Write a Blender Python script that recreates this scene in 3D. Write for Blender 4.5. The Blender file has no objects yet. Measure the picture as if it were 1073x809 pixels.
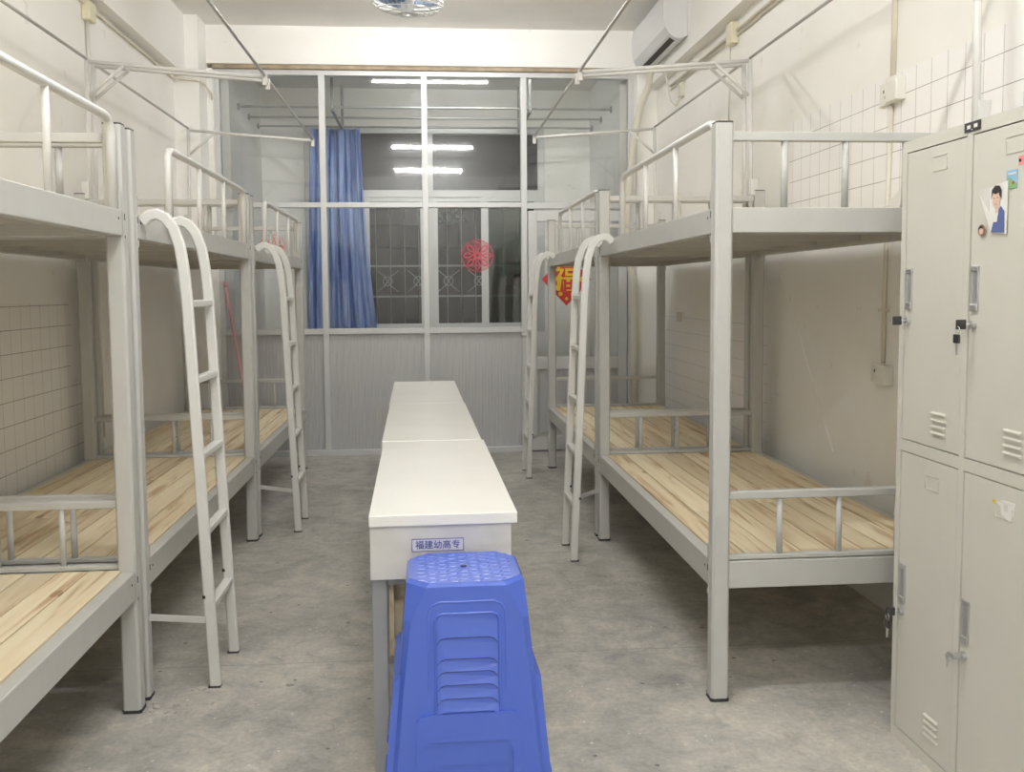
import bpy, bmesh, math, random
from mathutils import Vector, Matrix
random.seed(7)
PI = math.pi
scene = bpy.context.scene
COL = scene.collection

# ------------------------------------------------------------------ materials
def new_mat(name):
    m = bpy.data.materials.new(name); m.use_nodes = True
    nt = m.node_tree
    return m, nt, nt.nodes['Principled BSDF'], nt.nodes, nt.links

def plain(name, col, rough=.5, metal=0.0, noise=0.0, nscale=8, bump=0.0, bscale=60, emit=None):
    m, nt, p, N, L = new_mat(name)
    p.inputs['Base Color'].default_value = (*col, 1)
    p.inputs['Roughness'].default_value = rough
    p.inputs['Metallic'].default_value = metal
    tc = N.new('ShaderNodeTexCoord')
    if noise:
        n = N.new('ShaderNodeTexNoise'); n.inputs['Scale'].default_value = nscale; n.inputs['Detail'].default_value = 5
        r = N.new('ShaderNodeValToRGB')
        r.color_ramp.elements[0].position = .3; r.color_ramp.elements[1].position = .7
        r.color_ramp.elements[0].color = (*[c*(1-noise) for c in col], 1)
        r.color_ramp.elements[1].color = (*[min(1, c*(1+noise*.5)) for c in col], 1)
        L.new(tc.outputs['Object'], n.inputs['Vector']); L.new(n.outputs['Fac'], r.inputs['Fac'])
        L.new(r.outputs['Color'], p.inputs['Base Color'])
    if bump:
        n2 = N.new('ShaderNodeTexNoise'); n2.inputs['Scale'].default_value = bscale; n2.inputs['Detail'].default_value = 3
        b = N.new('ShaderNodeBump'); b.inputs['Strength'].default_value = bump; b.inputs['Distance'].default_value = .01
        L.new(tc.outputs['Object'], n2.inputs['Vector']); L.new(n2.outputs['Fac'], b.inputs['Height'])
        L.new(b.outputs['Normal'], p.inputs['Normal'])
    if emit:
        p.inputs['Emission Color'].default_value = (*emit[0], 1)
        p.inputs['Emission Strength'].default_value = emit[1]
    return m

def mathn(N, L, op, a, b=None, c=None):
    n = N.new('ShaderNodeMath'); n.operation = op
    for i, v in enumerate((a, b, c)):
        if v is None: continue
        if isinstance(v, (int, float)): n.inputs[i].default_value = v
        else: L.new(v, n.inputs[i])
    return n.outputs[0]

def mixcol(N, L, fac, a, b, mode='MIX'):
    n = N.new('ShaderNodeMix'); n.data_type = 'RGBA'; n.blend_type = mode
    if isinstance(fac, (int, float)): n.inputs[0].default_value = fac
    else: L.new(fac, n.inputs[0])
    for i, v in ((6, a), (7, b)):
        if isinstance(v, tuple): n.inputs[i].default_value = (*v, 1)
        else: L.new(v, n.inputs[i])
    return n.outputs[2]

WALLC = (.89, .884, .862)
def wall_mat(name, boxes=(), grout=(.40, .37, .36), tilec=(.80, .79, .78), pitch=.104, y0=3.21, z0=2.035):
    """painted plaster; boxes = tiled areas (ymin, ymax, zmin, zmax, strength_vertical, strength_horizontal)"""
    m, nt, p, N, L = new_mat(name)
    g = N.new('ShaderNodeNewGeometry'); sep = N.new('ShaderNodeSeparateXYZ')
    L.new(g.outputs['Position'], sep.inputs[0])
    X, Y, Z = sep.outputs
    n = N.new('ShaderNodeTexNoise'); n.inputs['Scale'].default_value = 1.6; n.inputs['Detail'].default_value = 6
    L.new(g.outputs['Position'], n.inputs['Vector'])
    r = N.new('ShaderNodeValToRGB'); r.color_ramp.elements[0].position = .32; r.color_ramp.elements[1].position = .62
    r.color_ramp.elements[0].color = (WALLC[0]*.95, WALLC[1]*.945, WALLC[2]*.93, 1); r.color_ramp.elements[1].color = (*WALLC, 1)
    L.new(n.outputs['Fac'], r.inputs['Fac'])
    col = r.outputs['Color']
    n2 = N.new('ShaderNodeTexNoise'); n2.inputs['Scale'].default_value = 9; n2.inputs['Detail'].default_value = 8
    L.new(g.outputs['Position'], n2.inputs['Vector'])
    sc = mathn(N, L, 'GREATER_THAN', n2.outputs['Fac'], .70)
    col = mixcol(N, L, mathn(N, L, 'MULTIPLY', sc, .25), col, (.60, .55, .48))
    wob = N.new('ShaderNodeTexNoise'); wob.inputs['Scale'].default_value = 7; wob.inputs['Detail'].default_value = 3
    L.new(g.outputs['Position'], wob.inputs['Vector'])
    w = mathn(N, L, 'MULTIPLY', mathn(N, L, 'SUBTRACT', wob.outputs['Fac'], .5), .09)
    rough = None
    for (a, b, c, d, sv, sh) in boxes:
        Yw = mathn(N, L, 'ADD', Y, w); Zw = mathn(N, L, 'ADD', Z, w)
        ins = mathn(N, L, 'MULTIPLY', mathn(N, L, 'MULTIPLY', mathn(N, L, 'GREATER_THAN', Yw, a), mathn(N, L, 'LESS_THAN', Yw, b)),
                    mathn(N, L, 'MULTIPLY', mathn(N, L, 'GREATER_THAN', Z, c), mathn(N, L, 'LESS_THAN', Z, d)))
        def line(c_, c0, s):
            f = mathn(N, L, 'FRACT', mathn(N, L, 'DIVIDE', mathn(N, L, 'ADD', mathn(N, L, 'SUBTRACT', c_, c0), 20*pitch+.0016), pitch))
            return mathn(N, L, 'MULTIPLY', mathn(N, L, 'LESS_THAN', f, .032), s)
        ln = mathn(N, L, 'MAXIMUM', line(Y, y0, sv), line(Z, z0, sh))
        fade = mathn(N, L, 'ADD', .55, mathn(N, L, 'MULTIPLY', wob.outputs['Fac'], .9))
        ln = mathn(N, L, 'MINIMUM', mathn(N, L, 'MULTIPLY', ln, fade), 1)
        t = mixcol(N, L, ln, tilec, grout)
        col = mixcol(N, L, ins, col, t)
    L.new(col, p.inputs['Base Color'])
    p.inputs['Roughness'].default_value = .6
    b = N.new('ShaderNodeBump'); b.inputs['Strength'].default_value = .12; b.inputs['Distance'].default_value = .01
    L.new(n2.outputs['Fac'], b.inputs['Height']); L.new(b.outputs['Normal'], p.inputs['Normal'])
    return m

def floor_mat():
    m, nt, p, N, L = new_mat('worn_concrete')
    g = N.new('ShaderNodeNewGeometry')
    def noise(s, d=6, dist=0, rough=.55, vec=None):
        n = N.new('ShaderNodeTexNoise'); n.inputs['Scale'].default_value = s; n.inputs['Detail'].default_value = d
        n.inputs['Distortion'].default_value = dist; n.inputs['Roughness'].default_value = rough
        L.new(vec or g.outputs['Position'], n.inputs['Vector']); return n.outputs['Fac']
    def ramp(f, stops):
        r = N.new('ShaderNodeValToRGB'); e = r.color_ramp.elements
        e[0].position, e[0].color = stops[0][0], (*stops[0][1], 1)
        e[1].position, e[1].color = stops[-1][0], (*stops[-1][1], 1)
        for s in stops[1:-1]:
            k = e.new(s[0]); k.color = (*s[1], 1)
        L.new(f, r.inputs['Fac']); return r.outputs['Color']
    base = ramp(noise(1.3, 7, .6), [(.30, (.335, .328, .308)), (.45, (.41, .40, .372)), (.58, (.48, .465, .43)), (.72, (.54, .52, .48))])
    med = ramp(noise(5.5, 8, 1.2, .65), [(.32, (.74, .75, .77)), (.5, (.95, .95, .95)), (.66, (1.12, 1.10, 1.06))])
    col = mixcol(N, L, .85, base, med, 'MULTIPLY')
    # pale worn patches
    pf = noise(3.1, 9, .8, .7)
    pm = ramp(pf, [(.54, (0, 0, 0)), (.58, (1, 1, 1))])
    col = mixcol(N, L, mathn(N, L, 'MULTIPLY', pm, .34), col, (.55, .53, .485))
    # blue-grey damp patches
    df = ramp(noise(2.3, 6, 1.5, .6), [(.30, (1, 1, 1)), (.40, (0, 0, 0))])
    col = mixcol(N, L, mathn(N, L, 'MULTIPLY', df, .5), col, (.25, .255, .262))
    mt = ramp(noise(8.5, 13, .5, .78), [(.40, (.80, .80, .81)), (.47, (.97, .97, .97)), (.53, (1.0, 1.0, 1.0)), (.60, (1.16, 1.15, 1.12))])
    col = mixcol(N, L, .85, col, mt, 'MULTIPLY')
    for sc_, thr, rnd_, c_, st in ((11, .075, .05, (.10, .095, .09), .75), (26, .10, .06, (.74, .73, .70), .7)):
        v = N.new('ShaderNodeTexVoronoi'); v.inputs['Scale'].default_value = sc_; L.new(g.outputs['Position'], v.inputs['Vector'])
        sepc = N.new('ShaderNodeSeparateColor'); L.new(v.outputs['Color'], sepc.inputs[0])
        hit = mathn(N, L, 'MULTIPLY', mathn(N, L, 'LESS_THAN', mathn(N, L, 'ADD', v.outputs['Distance'], mathn(N, L, 'MULTIPLY', noise(90, 2), rnd_)), thr+rnd_*.5), mathn(N, L, 'GREATER_THAN', sepc.outputs[0], .62))
        col = mixcol(N, L, mathn(N, L, 'MULTIPLY', hit, st), col, c_)
    # fine speckle
    sp = ramp(noise(60, 4), [(.35, (.86, .86, .86)), (.6, (1.05, 1.05, 1.05))])
    col = mixcol(N, L, .8, col, sp, 'MULTIPLY')
    v = N.new('ShaderNodeTexVoronoi'); v.inputs['Scale'].default_value = 4.2
    L.new(g.outputs['Position'], v.inputs['Vector'])
    vd = mathn(N, L, 'ADD', v.outputs['Distance'], mathn(N, L, 'MULTIPLY', noise(30, 3), .12))
    spot = mathn(N, L, 'LESS_THAN', vd, .105)
    col = mixcol(N, L, mathn(N, L, 'MULTIPLY', spot, .6), col, (.15, .14, .13))
    # casting joints
    sep = N.new('ShaderNodeSeparateXYZ'); L.new(g.outputs['Position'], sep.inputs[0])
    wb = mathn(N, L, 'MULTIPLY', noise(3, 3), .05)
    for axis, c0 in ((1, 3.17), (1, 4.42), (1, 6.1)):
        d = mathn(N, L, 'ABSOLUTE', mathn(N, L, 'SUBTRACT', mathn(N, L, 'ADD', sep.outputs[axis], wb), c0+.025))
        ln = mathn(N, L, 'LESS_THAN', d, .004)
        col = mixcol(N, L, mathn(N, L, 'MULTIPLY', ln, .4), col, (.2, .19, .175))
    L.new(col, p.inputs['Base Color'])
    rr = N.new('ShaderNodeMapRange'); L.new(pf, rr.inputs[0]); rr.inputs[3].default_value = .42; rr.inputs[4].default_value = .7
    L.new(rr.outputs[0], p.inputs['Roughness'])
    b = N.new('ShaderNodeBump'); b.inputs['Strength'].default_value = .25; b.inputs['Distance'].default_value = .01
    L.new(noise(14, 8), b.inputs['Height']); L.new(b.outputs['Normal'], p.inputs['Normal'])
    return m

def pine_mat():
    m, nt, p, N, L = new_mat('raw_pine')
    tc = N.new('ShaderNodeTexCoord'); g = N.new('ShaderNodeNewGeometry')
    off = N.new('ShaderNodeCombineXYZ')
    L.new(mathn(N, L, 'MULTIPLY', g.outputs['Random Per Island'], 13.0), off.inputs[0])
    L.new(mathn(N, L, 'MULTIPLY', g.outputs['Random Per Island'], 31.0), off.inputs[1])
    va = N.new('ShaderNodeVectorMath'); va.operation = 'ADD'
    L.new(tc.outputs['Object'], va.inputs[0]); L.new(off.outputs[0], va.inputs[1])
    mp = N.new('ShaderNodeMapping'); mp.inputs['Scale'].default_value = (26, 1.5, 8)
    L.new(va.outputs[0], mp.inputs['Vector'])
    n = N.new('ShaderNodeTexNoise'); n.inputs['Scale'].default_value = 1; n.inputs['Detail'].default_value = 5; n.inputs['Distortion'].default_value = .8
    L.new(mp.outputs[0], n.inputs['Vector'])
    r = N.new('ShaderNodeValToRGB'); e = r.color_ramp.elements
    e[0].position = .33; e[0].color = (.53, .385, .24, 1); e[1].position = .66; e[1].color = (.84, .77, .60, 1)
    k = e.new(.45); k.color = (.77, .67, .49, 1)
    L.new(n.outputs['Fac'], r.inputs['Fac'])
    tint = N.new('ShaderNodeValToRGB'); te = tint.color_ramp.elements
    te[0].color = (.84, .80, .74, 1); te[1].color = (1.08, 1.07, 1.04, 1)
    L.new(g.outputs['Random Per Island'], tint.inputs['Fac'])
    col = mixcol(N, L, 1.0, r.outputs['Color'], tint.outputs['Color'], 'MULTIPLY')
    mp2 = N.new('ShaderNodeMapping'); mp2.inputs['Scale'].default_value = (7, 3.2, 1)
    L.new(va.outputs[0], mp2.inputs['Vector'])
    v = N.new('ShaderNodeTexVoronoi'); v.inputs['Scale'].default_value = 1.0
    L.new(mp2.outputs[0], v.inputs['Vector'])
    kn = mathn(N, L, 'LESS_THAN', v.outputs['Distance'], .10)
    pick = mathn(N, L, 'GREATER_THAN', v.outputs['Color'], .45)
    col = mixcol(N, L, mathn(N, L, 'MULTIPLY', mathn(N, L, 'MULTIPLY', kn, pick), .6), col, (.26, .15, .08))
    L.new(col, p.inputs['Base Color']); p.inputs['Roughness'].default_value = .6
    return m

def glass_mat(name, tint=(.985, .99, .985), refl=.10, rough=.03):
    m = bpy.data.materials.new(name); m.use_nodes = True
    nt = m.node_tree; N = nt.nodes; L = nt.links
    N.remove(N['Principled BSDF'])
    t = N.new('ShaderNodeBsdfTransparent'); t.inputs[0].default_value = (*tint, 1)
    g = N.new('ShaderNodeBsdfGlossy'); g.inputs['Roughness'].default_value = rough; g.inputs[0].default_value = (1, 1, 1, 1)
    f = N.new('ShaderNodeFresnel'); f.inputs[0].default_value = 1.45
    mx = N.new('ShaderNodeMixShader')
    fm = mathn(N, L, 'MULTIPLY', f.outputs[0], refl/.04)
    L.new(mathn(N, L, 'MINIMUM', fm, 1.0), mx.inputs[0]); L.new(t.outputs[0], mx.inputs[1]); L.new(g.outputs[0], mx.inputs[2])
    L.new(mx.outputs[0], N['Material Output'].inputs[0])
    return m

def curtain_mat():
    m, nt, p, N, L = new_mat('blue_curtain_cloth')
    tc = N.new('ShaderNodeTexCoord')
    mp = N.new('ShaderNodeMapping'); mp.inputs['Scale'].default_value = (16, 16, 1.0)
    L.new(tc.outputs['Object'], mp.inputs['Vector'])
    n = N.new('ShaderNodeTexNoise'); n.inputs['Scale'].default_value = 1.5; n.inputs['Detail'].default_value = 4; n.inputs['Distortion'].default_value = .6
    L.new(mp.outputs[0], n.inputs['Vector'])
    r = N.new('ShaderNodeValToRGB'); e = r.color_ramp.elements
    e[0].position = .3; e[0].color = (.055, .11, .36, 1); e[1].position = .72; e[1].color = (.34, .48, .82, 1)  # pale streaks put fold highlights into the cloth colour
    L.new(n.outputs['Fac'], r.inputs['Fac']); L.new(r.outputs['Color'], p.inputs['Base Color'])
    p.inputs['Roughness'].default_value = .7
    return m

M = {}
M['wall_l'] = wall_mat('painted_wall_tiled_low', [(-2, 4.83, 0, 1.255, .6, 1.0), (-2, 5.02, 0, .86, .6, 1.0)], tilec=(.85, .835, .80), y0=4.271, z0=1.243)
M['wall_r'] = wall_mat('painted_wall_tiled_high', [(-2, 4.5, 1.56, 2.12, .75, .9), (4.75, 6.95, 0, 1.12, .2, .5)], tilec=(.87, .87, .87), z0=2.032)
M['wall'] = wall_mat('painted_plaster')
M['ceiling'] = plain('ceiling_paint', (.85, .84, .82), .8, noise=.05, nscale=2)
M['floor'] = floor_mat()
M['metal'] = plain('grey_painted_steel', (.505, .507, .487), .38, noise=.03, nscale=14)
M['pipe'] = plain('white_painted_pipe', (.66, .66, .64), .35)
M['thin_pipe'] = plain('galvanised_thin_pipe', (.50, .495, .48), .35, .3)
M['cap'] = plain('black_plastic_cap', (.03, .03, .03), .5)
M['pine'] = pine_mat()
M['locker'] = plain('locker_enamel', (.62, .61, .55), .42, noise=.025, nscale=5)
M['chrome'] = plain('satin_chrome', (.62, .62, .63), .3, .85)
M['recess'] = plain('handle_recess_grey', (.40, .40, .41), .35, .4)
M['dark'] = plain('dark_gap', (.05, .05, .045), .8)
M['desktop'] = plain('white_laminate', (.83, .825, .785), .28, noise=.02, nscale=6)
M['desk_apron'] = plain('white_woodgrain_board', (.66, .65, .62), .45, noise=.08, nscale=11)
M['desk_leg'] = plain('grey_desk_steel', (.36, .37, .38), .4)
M['stool'] = plain('blue_plastic', (.060, .125, .56), .36)
_p = M['stool'].node_tree.nodes['Principled BSDF']; _p.inputs['Coat Weight'].default_value = .6; _p.inputs['Coat Roughness'].default_value = .22
M['stool2'] = plain('stool_hole_shade', (.02, .03, .12), .6)  # near-black blue standing for shade in slots and between the shells
M['alu'] = plain('white_aluminium', (.62, .63, .635), .35, .15)
M['alu_panel'] = plain('silver_corrugated_panel', (.53, .535, .545), .4, .2, noise=.05, nscale=3)
M['glass'] = glass_mat('window_glass', refl=.046)
M['glass_dark'] = glass_mat('tinted_window_glass', (.86, .87, .88), refl=.022, rough=.22)
M['glass_green'] = glass_mat('green_tinted_glass', (.30, .50, .40), refl=.07, rough=.12)
M['glass_night'] = glass_mat('clear_sash_glass', (.80, .82, .83), refl=.010, rough=.06)
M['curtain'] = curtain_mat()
M['tube'] = plain('fluorescent_tube', (1, 1, 1), .5, emit=((1.0, .988, .962), 380))
M['tube_beam'] = plain('fluorescent_tube_dimmer', (1, 1, 1), .5, emit=((1.0, .99, .965), 195))
M['tube_balcony'] = plain('balcony_tube', (1, 1, 1), .5, emit=((.98, 1.0, .98), 44))
M['plastic'] = plain('white_plastic', (.74, .73, .68), .4)
M['cream'] = plain('cream_plastic_box', (.72, .68, .50), .45)
M['ac'] = plain('air_conditioner_white', (.70, .71, .73), .35)
M['conduit'] = plain('cream_conduit', (.70, .66, .56), .5)
M['red'] = plain('red_paper', (.62, .05, .06), .5)
M['rose'] = plain('rose_paper', (.66, .11, .15), .5)
M['film'] = glass_mat('red_film', (.97, .80, .82), refl=.04)
M['pink'] = plain('faded_pink_paper', (.80, .30, .30), .6)
M['gold'] = plain('golden_yellow_print', (.80, .56, .04), .4)
M['pinkplastic'] = plain('pink_plastic_handle', (.80, .42, .50), .4)
M['mop'] = plain('grey_cotton', (.5, .48, .45), .9)
M['blade'] = plain('blue_fan_blade', (.12, .22, .42), .35)
M['night'] = plain('dark_building', (.030, .030, .030), .9)
M['leaf'] = plain('pale_leaf', (.30, .42, .32), .6)
M['navy'] = plain('navy_ink', (.04, .05, .28), .5)
M['label'] = plain('lilac_white_label', (.66, .66, .74), .4)
M['paper'] = plain('white_paper', (.78, .77, .74), .6)
M['bright_white'] = plain('bright_white_thread', (.92, .92, .90), .6)
M['skin'] = plain('printed_skin', (.72, .52, .42), .6)
M['hair'] = plain('printed_black', (.025, .02, .02), .6)
M['denim'] = plain('printed_blue', (.10, .14, .33), .6)
M['skyblue'] = plain('printed_sky_blue', (.25, .48, .68), .6)
M['leafgreen'] = plain('printed_green', (.22, .45, .20), .6)
M['brown'] = plain('printed_brown', (.30, .17, .10), .6)
M['rod'] = plain('steel_drying_rod', (.55, .56, .55), .3, .3)
M['woodstrip'] = plain('stained_wood_strip', (.42, .34, .24), .7, noise=.3, nscale=12)
M['foam'] = plain('pipe_wrap', (.68, .66, .57), .8, bump=.4, bscale=40)

# ------------------------------------------------------------------ mesh builder
class MB:
    def __init__(s): s.bm = bmesh.new(); s.mats = []; s.cur = 0
    def mat(s, m):
        if m not in s.mats: s.mats.append(m)
        s.cur = s.mats.index(m); return s
    def _set(s, faces):
        for f in faces: f.material_index = s.cur
    def box(s, x0, x1, y0, y1, z0, z1, bev=0.0):
        bm = s.bm
        if x0 > x1: x0, x1 = x1, x0
        if y0 > y1: y0, y1 = y1, y0
        if z0 > z1: z0, z1 = z1, z0
        v = [bm.verts.new(c) for c in ((x0,y0,z0),(x1,y0,z0),(x1,y1,z0),(x0,y1,z0),(x0,y0,z1),(x1,y0,z1),(x1,y1,z1),(x0,y1,z1))]
        fs = [bm.faces.new([v[i] for i in q]) for q in ((3,2,1,0),(4,5,6,7),(0,1,5,4),(1,2,6,5),(2,3,7,6),(3,0,4,7))]
        s._set(fs)
        if bev:
            r = bmesh.ops.bevel(bm, geom=list({e for f in fs for e in f.edges}), offset=bev, segments=2, affect='EDGES', profile=.5)
            s._set(r['faces'])
        return s
    def prism(s, pts, axis, a, b):
        """polygon extruded along an axis: 'x': pts are (y,z); 'y': (x,z); 'z': (x,y)"""
        def P(p, t):
            return {'x': (t, p[0], p[1]), 'y': (p[0], t, p[1]), 'z': (p[0], p[1], t)}[axis]
        A = [s.bm.verts.new(P(p, a)) for p in pts]; B = [s.bm.verts.new(P(p, b)) for p in pts]
        n = len(pts)
        fs = [s.bm.faces.new(A), s.bm.faces.new(B[::-1])]
        fs += [s.bm.faces.new((A[i], B[i], B[(i+1) % n], A[(i+1) % n])) for i in range(n)]
        s._set(fs); return s
    def tube(s, pts, r, n=10, section=None, up=None, closed=False):
        """sweep along points; r a radius or a list; section=(w, h) gives a rectangular bar with w along 'up' x tangent"""
        pts = [Vector(p) for p in pts]; bm = s.bm; rings = []
        m = len(pts)
        prev = None
        for i, p in enumerate(pts):
            if closed:
                t = (pts[(i+1) % m]-pts[i-1]).normalized()
            elif i == 0: t = (pts[1]-p).normalized()
            elif i == m-1: t = (p-pts[i-1]).normalized()
            else: t = ((pts[i+1]-p).normalized()+(p-pts[i-1]).normalized()).normalized()
            if up is not None: b = Vector(up)
            elif prev is None: b = Vector((0, 0, 1)) if abs(t.z) < .9 else Vector((0, 1, 0))
            else: b = prev
            b = (b-t*b.dot(t)).normalized(); prev = b
            c = t.cross(b).normalized()
            rr = r[i] if isinstance(r, (list, tuple)) else r
            if section:
                w, h = section; ch = min(w, h)*.25
                oc = [(w/2, h/2-ch), (w/2-ch, h/2), (-w/2+ch, h/2), (-w/2, h/2-ch), (-w/2, -h/2+ch), (-w/2+ch, -h/2), (w/2-ch, -h/2), (w/2, -h/2+ch)]
                rings.append([bm.verts.new(p+c*a+b*d) for a, d in oc])
            else:
                rings.append([bm.verts.new(p+(c*math.cos(2*PI*k/n)+b*math.sin(2*PI*k/n))*rr) for k in range(n)])
        n = len(rings[0]); fs = []
        rng = range(m) if closed else range(m-1)
        for i in rng:
            A, B = rings[i], rings[(i+1) % m]
            for k in range(n):
                fs.append(bm.faces.new((A[k], A[(k+1) % n], B[(k+1) % n], B[k])))
        if not section:
            for f in fs: f.smooth = True
        if not closed:
            fs += [bm.faces.new(rings[0][::-1]), bm.faces.new(rings[-1])]
        s._set(fs); return s
    def disc(s, c, r, axis, th, n=24, ry=None):
        pts = [(r*math.cos(2*PI*k/n), (ry or r)*math.sin(2*PI*k/n)) for k in range(n)]
        i = 'xyz'.index(axis); o = [j for j in range(3) if j != i]
        pts = [(c[o[0]]+a, c[o[1]]+b) for a, b in pts]
        return s.prism(pts, axis, c[i]-th/2, c[i]+th/2)
    def build(s, name, material=None, parent=None, loc=None, flip=False):
        bm = s.bm
        if flip:
            for v in bm.verts: v.co.x = -v.co.x
        bmesh.ops.recalc_face_normals(bm, faces=bm.faces)
        me = bpy.data.meshes.new(name); bm.to_mesh(me); bm.free()
        if s.mats:
            for k in s.mats: me.materials.append(M[k])
        else: me.materials.append(M[material])
        o = bpy.data.objects.new(name, me); COL.objects.link(o)
        if parent is not None: o.parent = parent
        if loc is not None: o.location = loc
        return o

def thing(name, label, cat, loc=(0, 0, 0), rz=0, group=None):
    o = bpy.data.objects.new(name, None); COL.objects.link(o)
    o.location = loc; o.rotation_euler = (0, 0, rz); o.empty_display_size = .1
    o['label'] = label; o['category'] = cat
    if group: o['group'] = group
    return o
def tag(o, label, cat, group=None, kind=None):
    o['label'] = label; o['category'] = cat
    if group: o['group'] = group
    if kind: o['kind'] = kind
    return o
def struct(o): o['kind'] = 'structure'; return o
def copy_tree(o, parent=None):
    c = o.copy(); COL.objects.link(c)
    if parent is not None: c.parent = parent
    for ch in list(o.children): copy_tree(ch, c)
    return c
def text(name, body, size, material, parent=None, loc=(0, 0, 0), rot=(PI/2, 0, 0), extrude=.0006, sx=1.0):
    cu = bpy.data.curves.new(name, 'FONT'); cu.body = body; cu.size = size; cu.extrude = extrude
    cu.align_x = 'CENTER'; cu.align_y = 'CENTER'; cu.materials.append(M[material])
    cu.offset = size*.012 if size > .1 else size*.003
    o = bpy.data.objects.new(name, cu); COL.objects.link(o); o.location = loc; o.rotation_euler = rot; o.scale = (sx, 1, 1)
    dg = bpy.context.evaluated_depsgraph_get()
    me = bpy.data.meshes.new_from_object(o.evaluated_get(dg)); bpy.data.objects.remove(o)
    o = bpy.data.objects.new(name, me); COL.objects.link(o); o.location = loc; o.rotation_euler = rot; o.scale = (sx, 1, 1)
    if parent is not None: o.parent = parent
    return o

# ------------------------------------------------------------------ room shell
WX = 1.82; YB = -1.7; YP = 7.3; CZ = 3.32
struct(MB().box(-2.0, 2.0, YB-.1, 9.0, -.12, 0).build('floor', 'floor'))
struct(MB().box(-2.0, 2.0, YB-.1, 7.42, CZ, CZ+.1).build('ceiling', 'ceiling'))
struct(MB().box(-1.75, 1.8, 7.42, 9.0, 3.2, 3.3).build('ceiling_balcony', 'ceiling'))
# side walls; the upper part stands 8 cm proud above z = 2.88 and ends at the corner pier
wl = struct(MB().box(-WX-.12, -WX, YB, YP+.12, 0, CZ).box(-WX, -1.735, YB, 6.97, 2.885, CZ).build('wall_left', 'wall_l'))
wr = struct(MB().box(WX, WX+.12, YB, YP+.12, 0, CZ).box(1.735, WX, YB, 7.1, 2.865, CZ).build('wall_right', 'wall_r'))
struct(MB().box(-WX-.12, WX+.12, YB-.12, YB, 0, CZ).build('wall_back', 'wall'))
struct(MB().box(-WX, -1.64, 6.97, YP+.12, 0, CZ).box(-1.64, -1.60, 7.22, YP+.12, 0, 3.0).build('pillar_left', 'wall'))
struct(MB().box(1.66, WX, 7.15, YP+.12, 0, CZ).build('pillar_right', 'wall'))
struct(MB().box(-1.64, 1.66, 7.215, YP+.12, 3.035, CZ).build('beam', 'wall'))
struct(MB().box(-1.60, 1.66, 7.235, YP+.05, 3.005, 3.035).build('trim_1', 'woodstrip'))
# balcony
struct(MB().box(-1.75, -1.52, YP+.12, 9.0, 0, 3.2).build('wall_balcony_left', 'wall'))
struct(MB().box(1.58, 1.80, YP+.12, 9.0, 0, 3.2).build('wall_balcony_right', 'wall'))
WY = 8.8
struct(MB().box(-1.52, -1.13, WY, WY+.15, 0, 3.2).box(1.14, 1.58, WY, WY+.15, 0, 3.2)
       .box(-1.13, 1.14, WY, WY+.15, 0, .90).box(-1.13, 1.14, WY, WY+.15, 2.84, 3.2).build('wall_balcony_far', 'wall'))
# balcony window: transom above, sliding sashes below
w = bpy.data.objects.new('window_2', None); COL.objects.link(w); w.location = (0, WY+.05, 0); struct(w)
f = MB()
for x0, x1 in ((-1.13, -1.07), (1.08, 1.14)): f.box(x0, x1, -.03, .04, .90, 2.84, .003)
f.box(-1.07, 1.08, -.03, .04, .90, .95, .003).box(-1.07, 1.08, -.03, .04, 2.79, 2.84, .003)
f.box(-1.07, 1.08, -.035, .045, 2.19, 2.26, .003).box(-.01, .075, -.03, .04, .95, 2.79, .003)
f.build('window_frame', 'alu', w)
f = MB()
for x0, x1, y in ((-.60, -.01, -.01), (.075, .60, -.01), (.53, 1.08, -.034), (-1.07, -.53, -.034)):
    f.box(x0, x0+.04, y-.012, y+.012, .95, 2.19).box(x1-.04, x1, y-.012, y+.012, .95, 2.19)
    f.box(x0+.04, x1-.04, y-.012, y+.012, .95, .99).box(x0+.04, x1-.04, y-.012, y+.012, 2.15, 2.19)
f.build('window_sash', 'alu', w)
for x0, x1, z0, z1, mt in ((-1.07, -.01, 2.26, 2.79, 'glass_dark'), (.075, 1.08, 2.26, 2.79, 'glass_dark'),
                           (-.56, -.05, .99, 2.15, 'glass_night'), (.115, .53, .99, 2.15, 'glass_night'),
                           (-1.03, -.56, .99, 2.15, 'glass_dark'), (.57, 1.04, .99, 2.15, 'glass_green')):
    MB().box(x0, x1, .0, .004, z0, z1).build('pane', mt, w)
# security bars outside
g = thing('window_security_grille', 'white iron bars with a crossed ornamental band outside the dark balcony window', 'window bars', (0, 9.12, .95))
f = MB()
for i in range(16):
    x = -1.05+i*.14; f.tube([(x, 0, 0), (x, 0, 1.32)], .005, 6)
f.build('bar', 'alu', g)
f = MB()
for z in (.0, .30, .60, 1.30): f.box(-1.1, 1.1, -.008, .008, z-.009, z+.009)
f.build('rail', 'alu', g)
f = MB()
for i in range(7):
    x = -.98+i*.30
    for a in (1, -1):
        f.tube([(x-.11, 0, .45+a*.11), (x-.03, 0, .45+a*.045), (x, 0, .45), (x+.03, 0, .45-a*.045), (x+.11, 0, .45-a*.11)], .006, 6)
    f.tube([(x+.045*math.cos(t*PI/6), 0, .45+.045*math.sin(t*PI/6)) for t in range(12)], .005, 6, closed=True)
f.build('ornament', 'alu', g)
tag(MB().box(-9, 9, 17, 18, -3, 2.1).box(-1.5, 0.6, 16.7, 17, 2.1, 2.5).box(-.8, -.55, 16.9, 17, .9, 1.5).build('building', 'night'), 'dark unlit building opposite, seen through the barred window', 'building')
f = MB()
rnd = random.Random(3)
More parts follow.
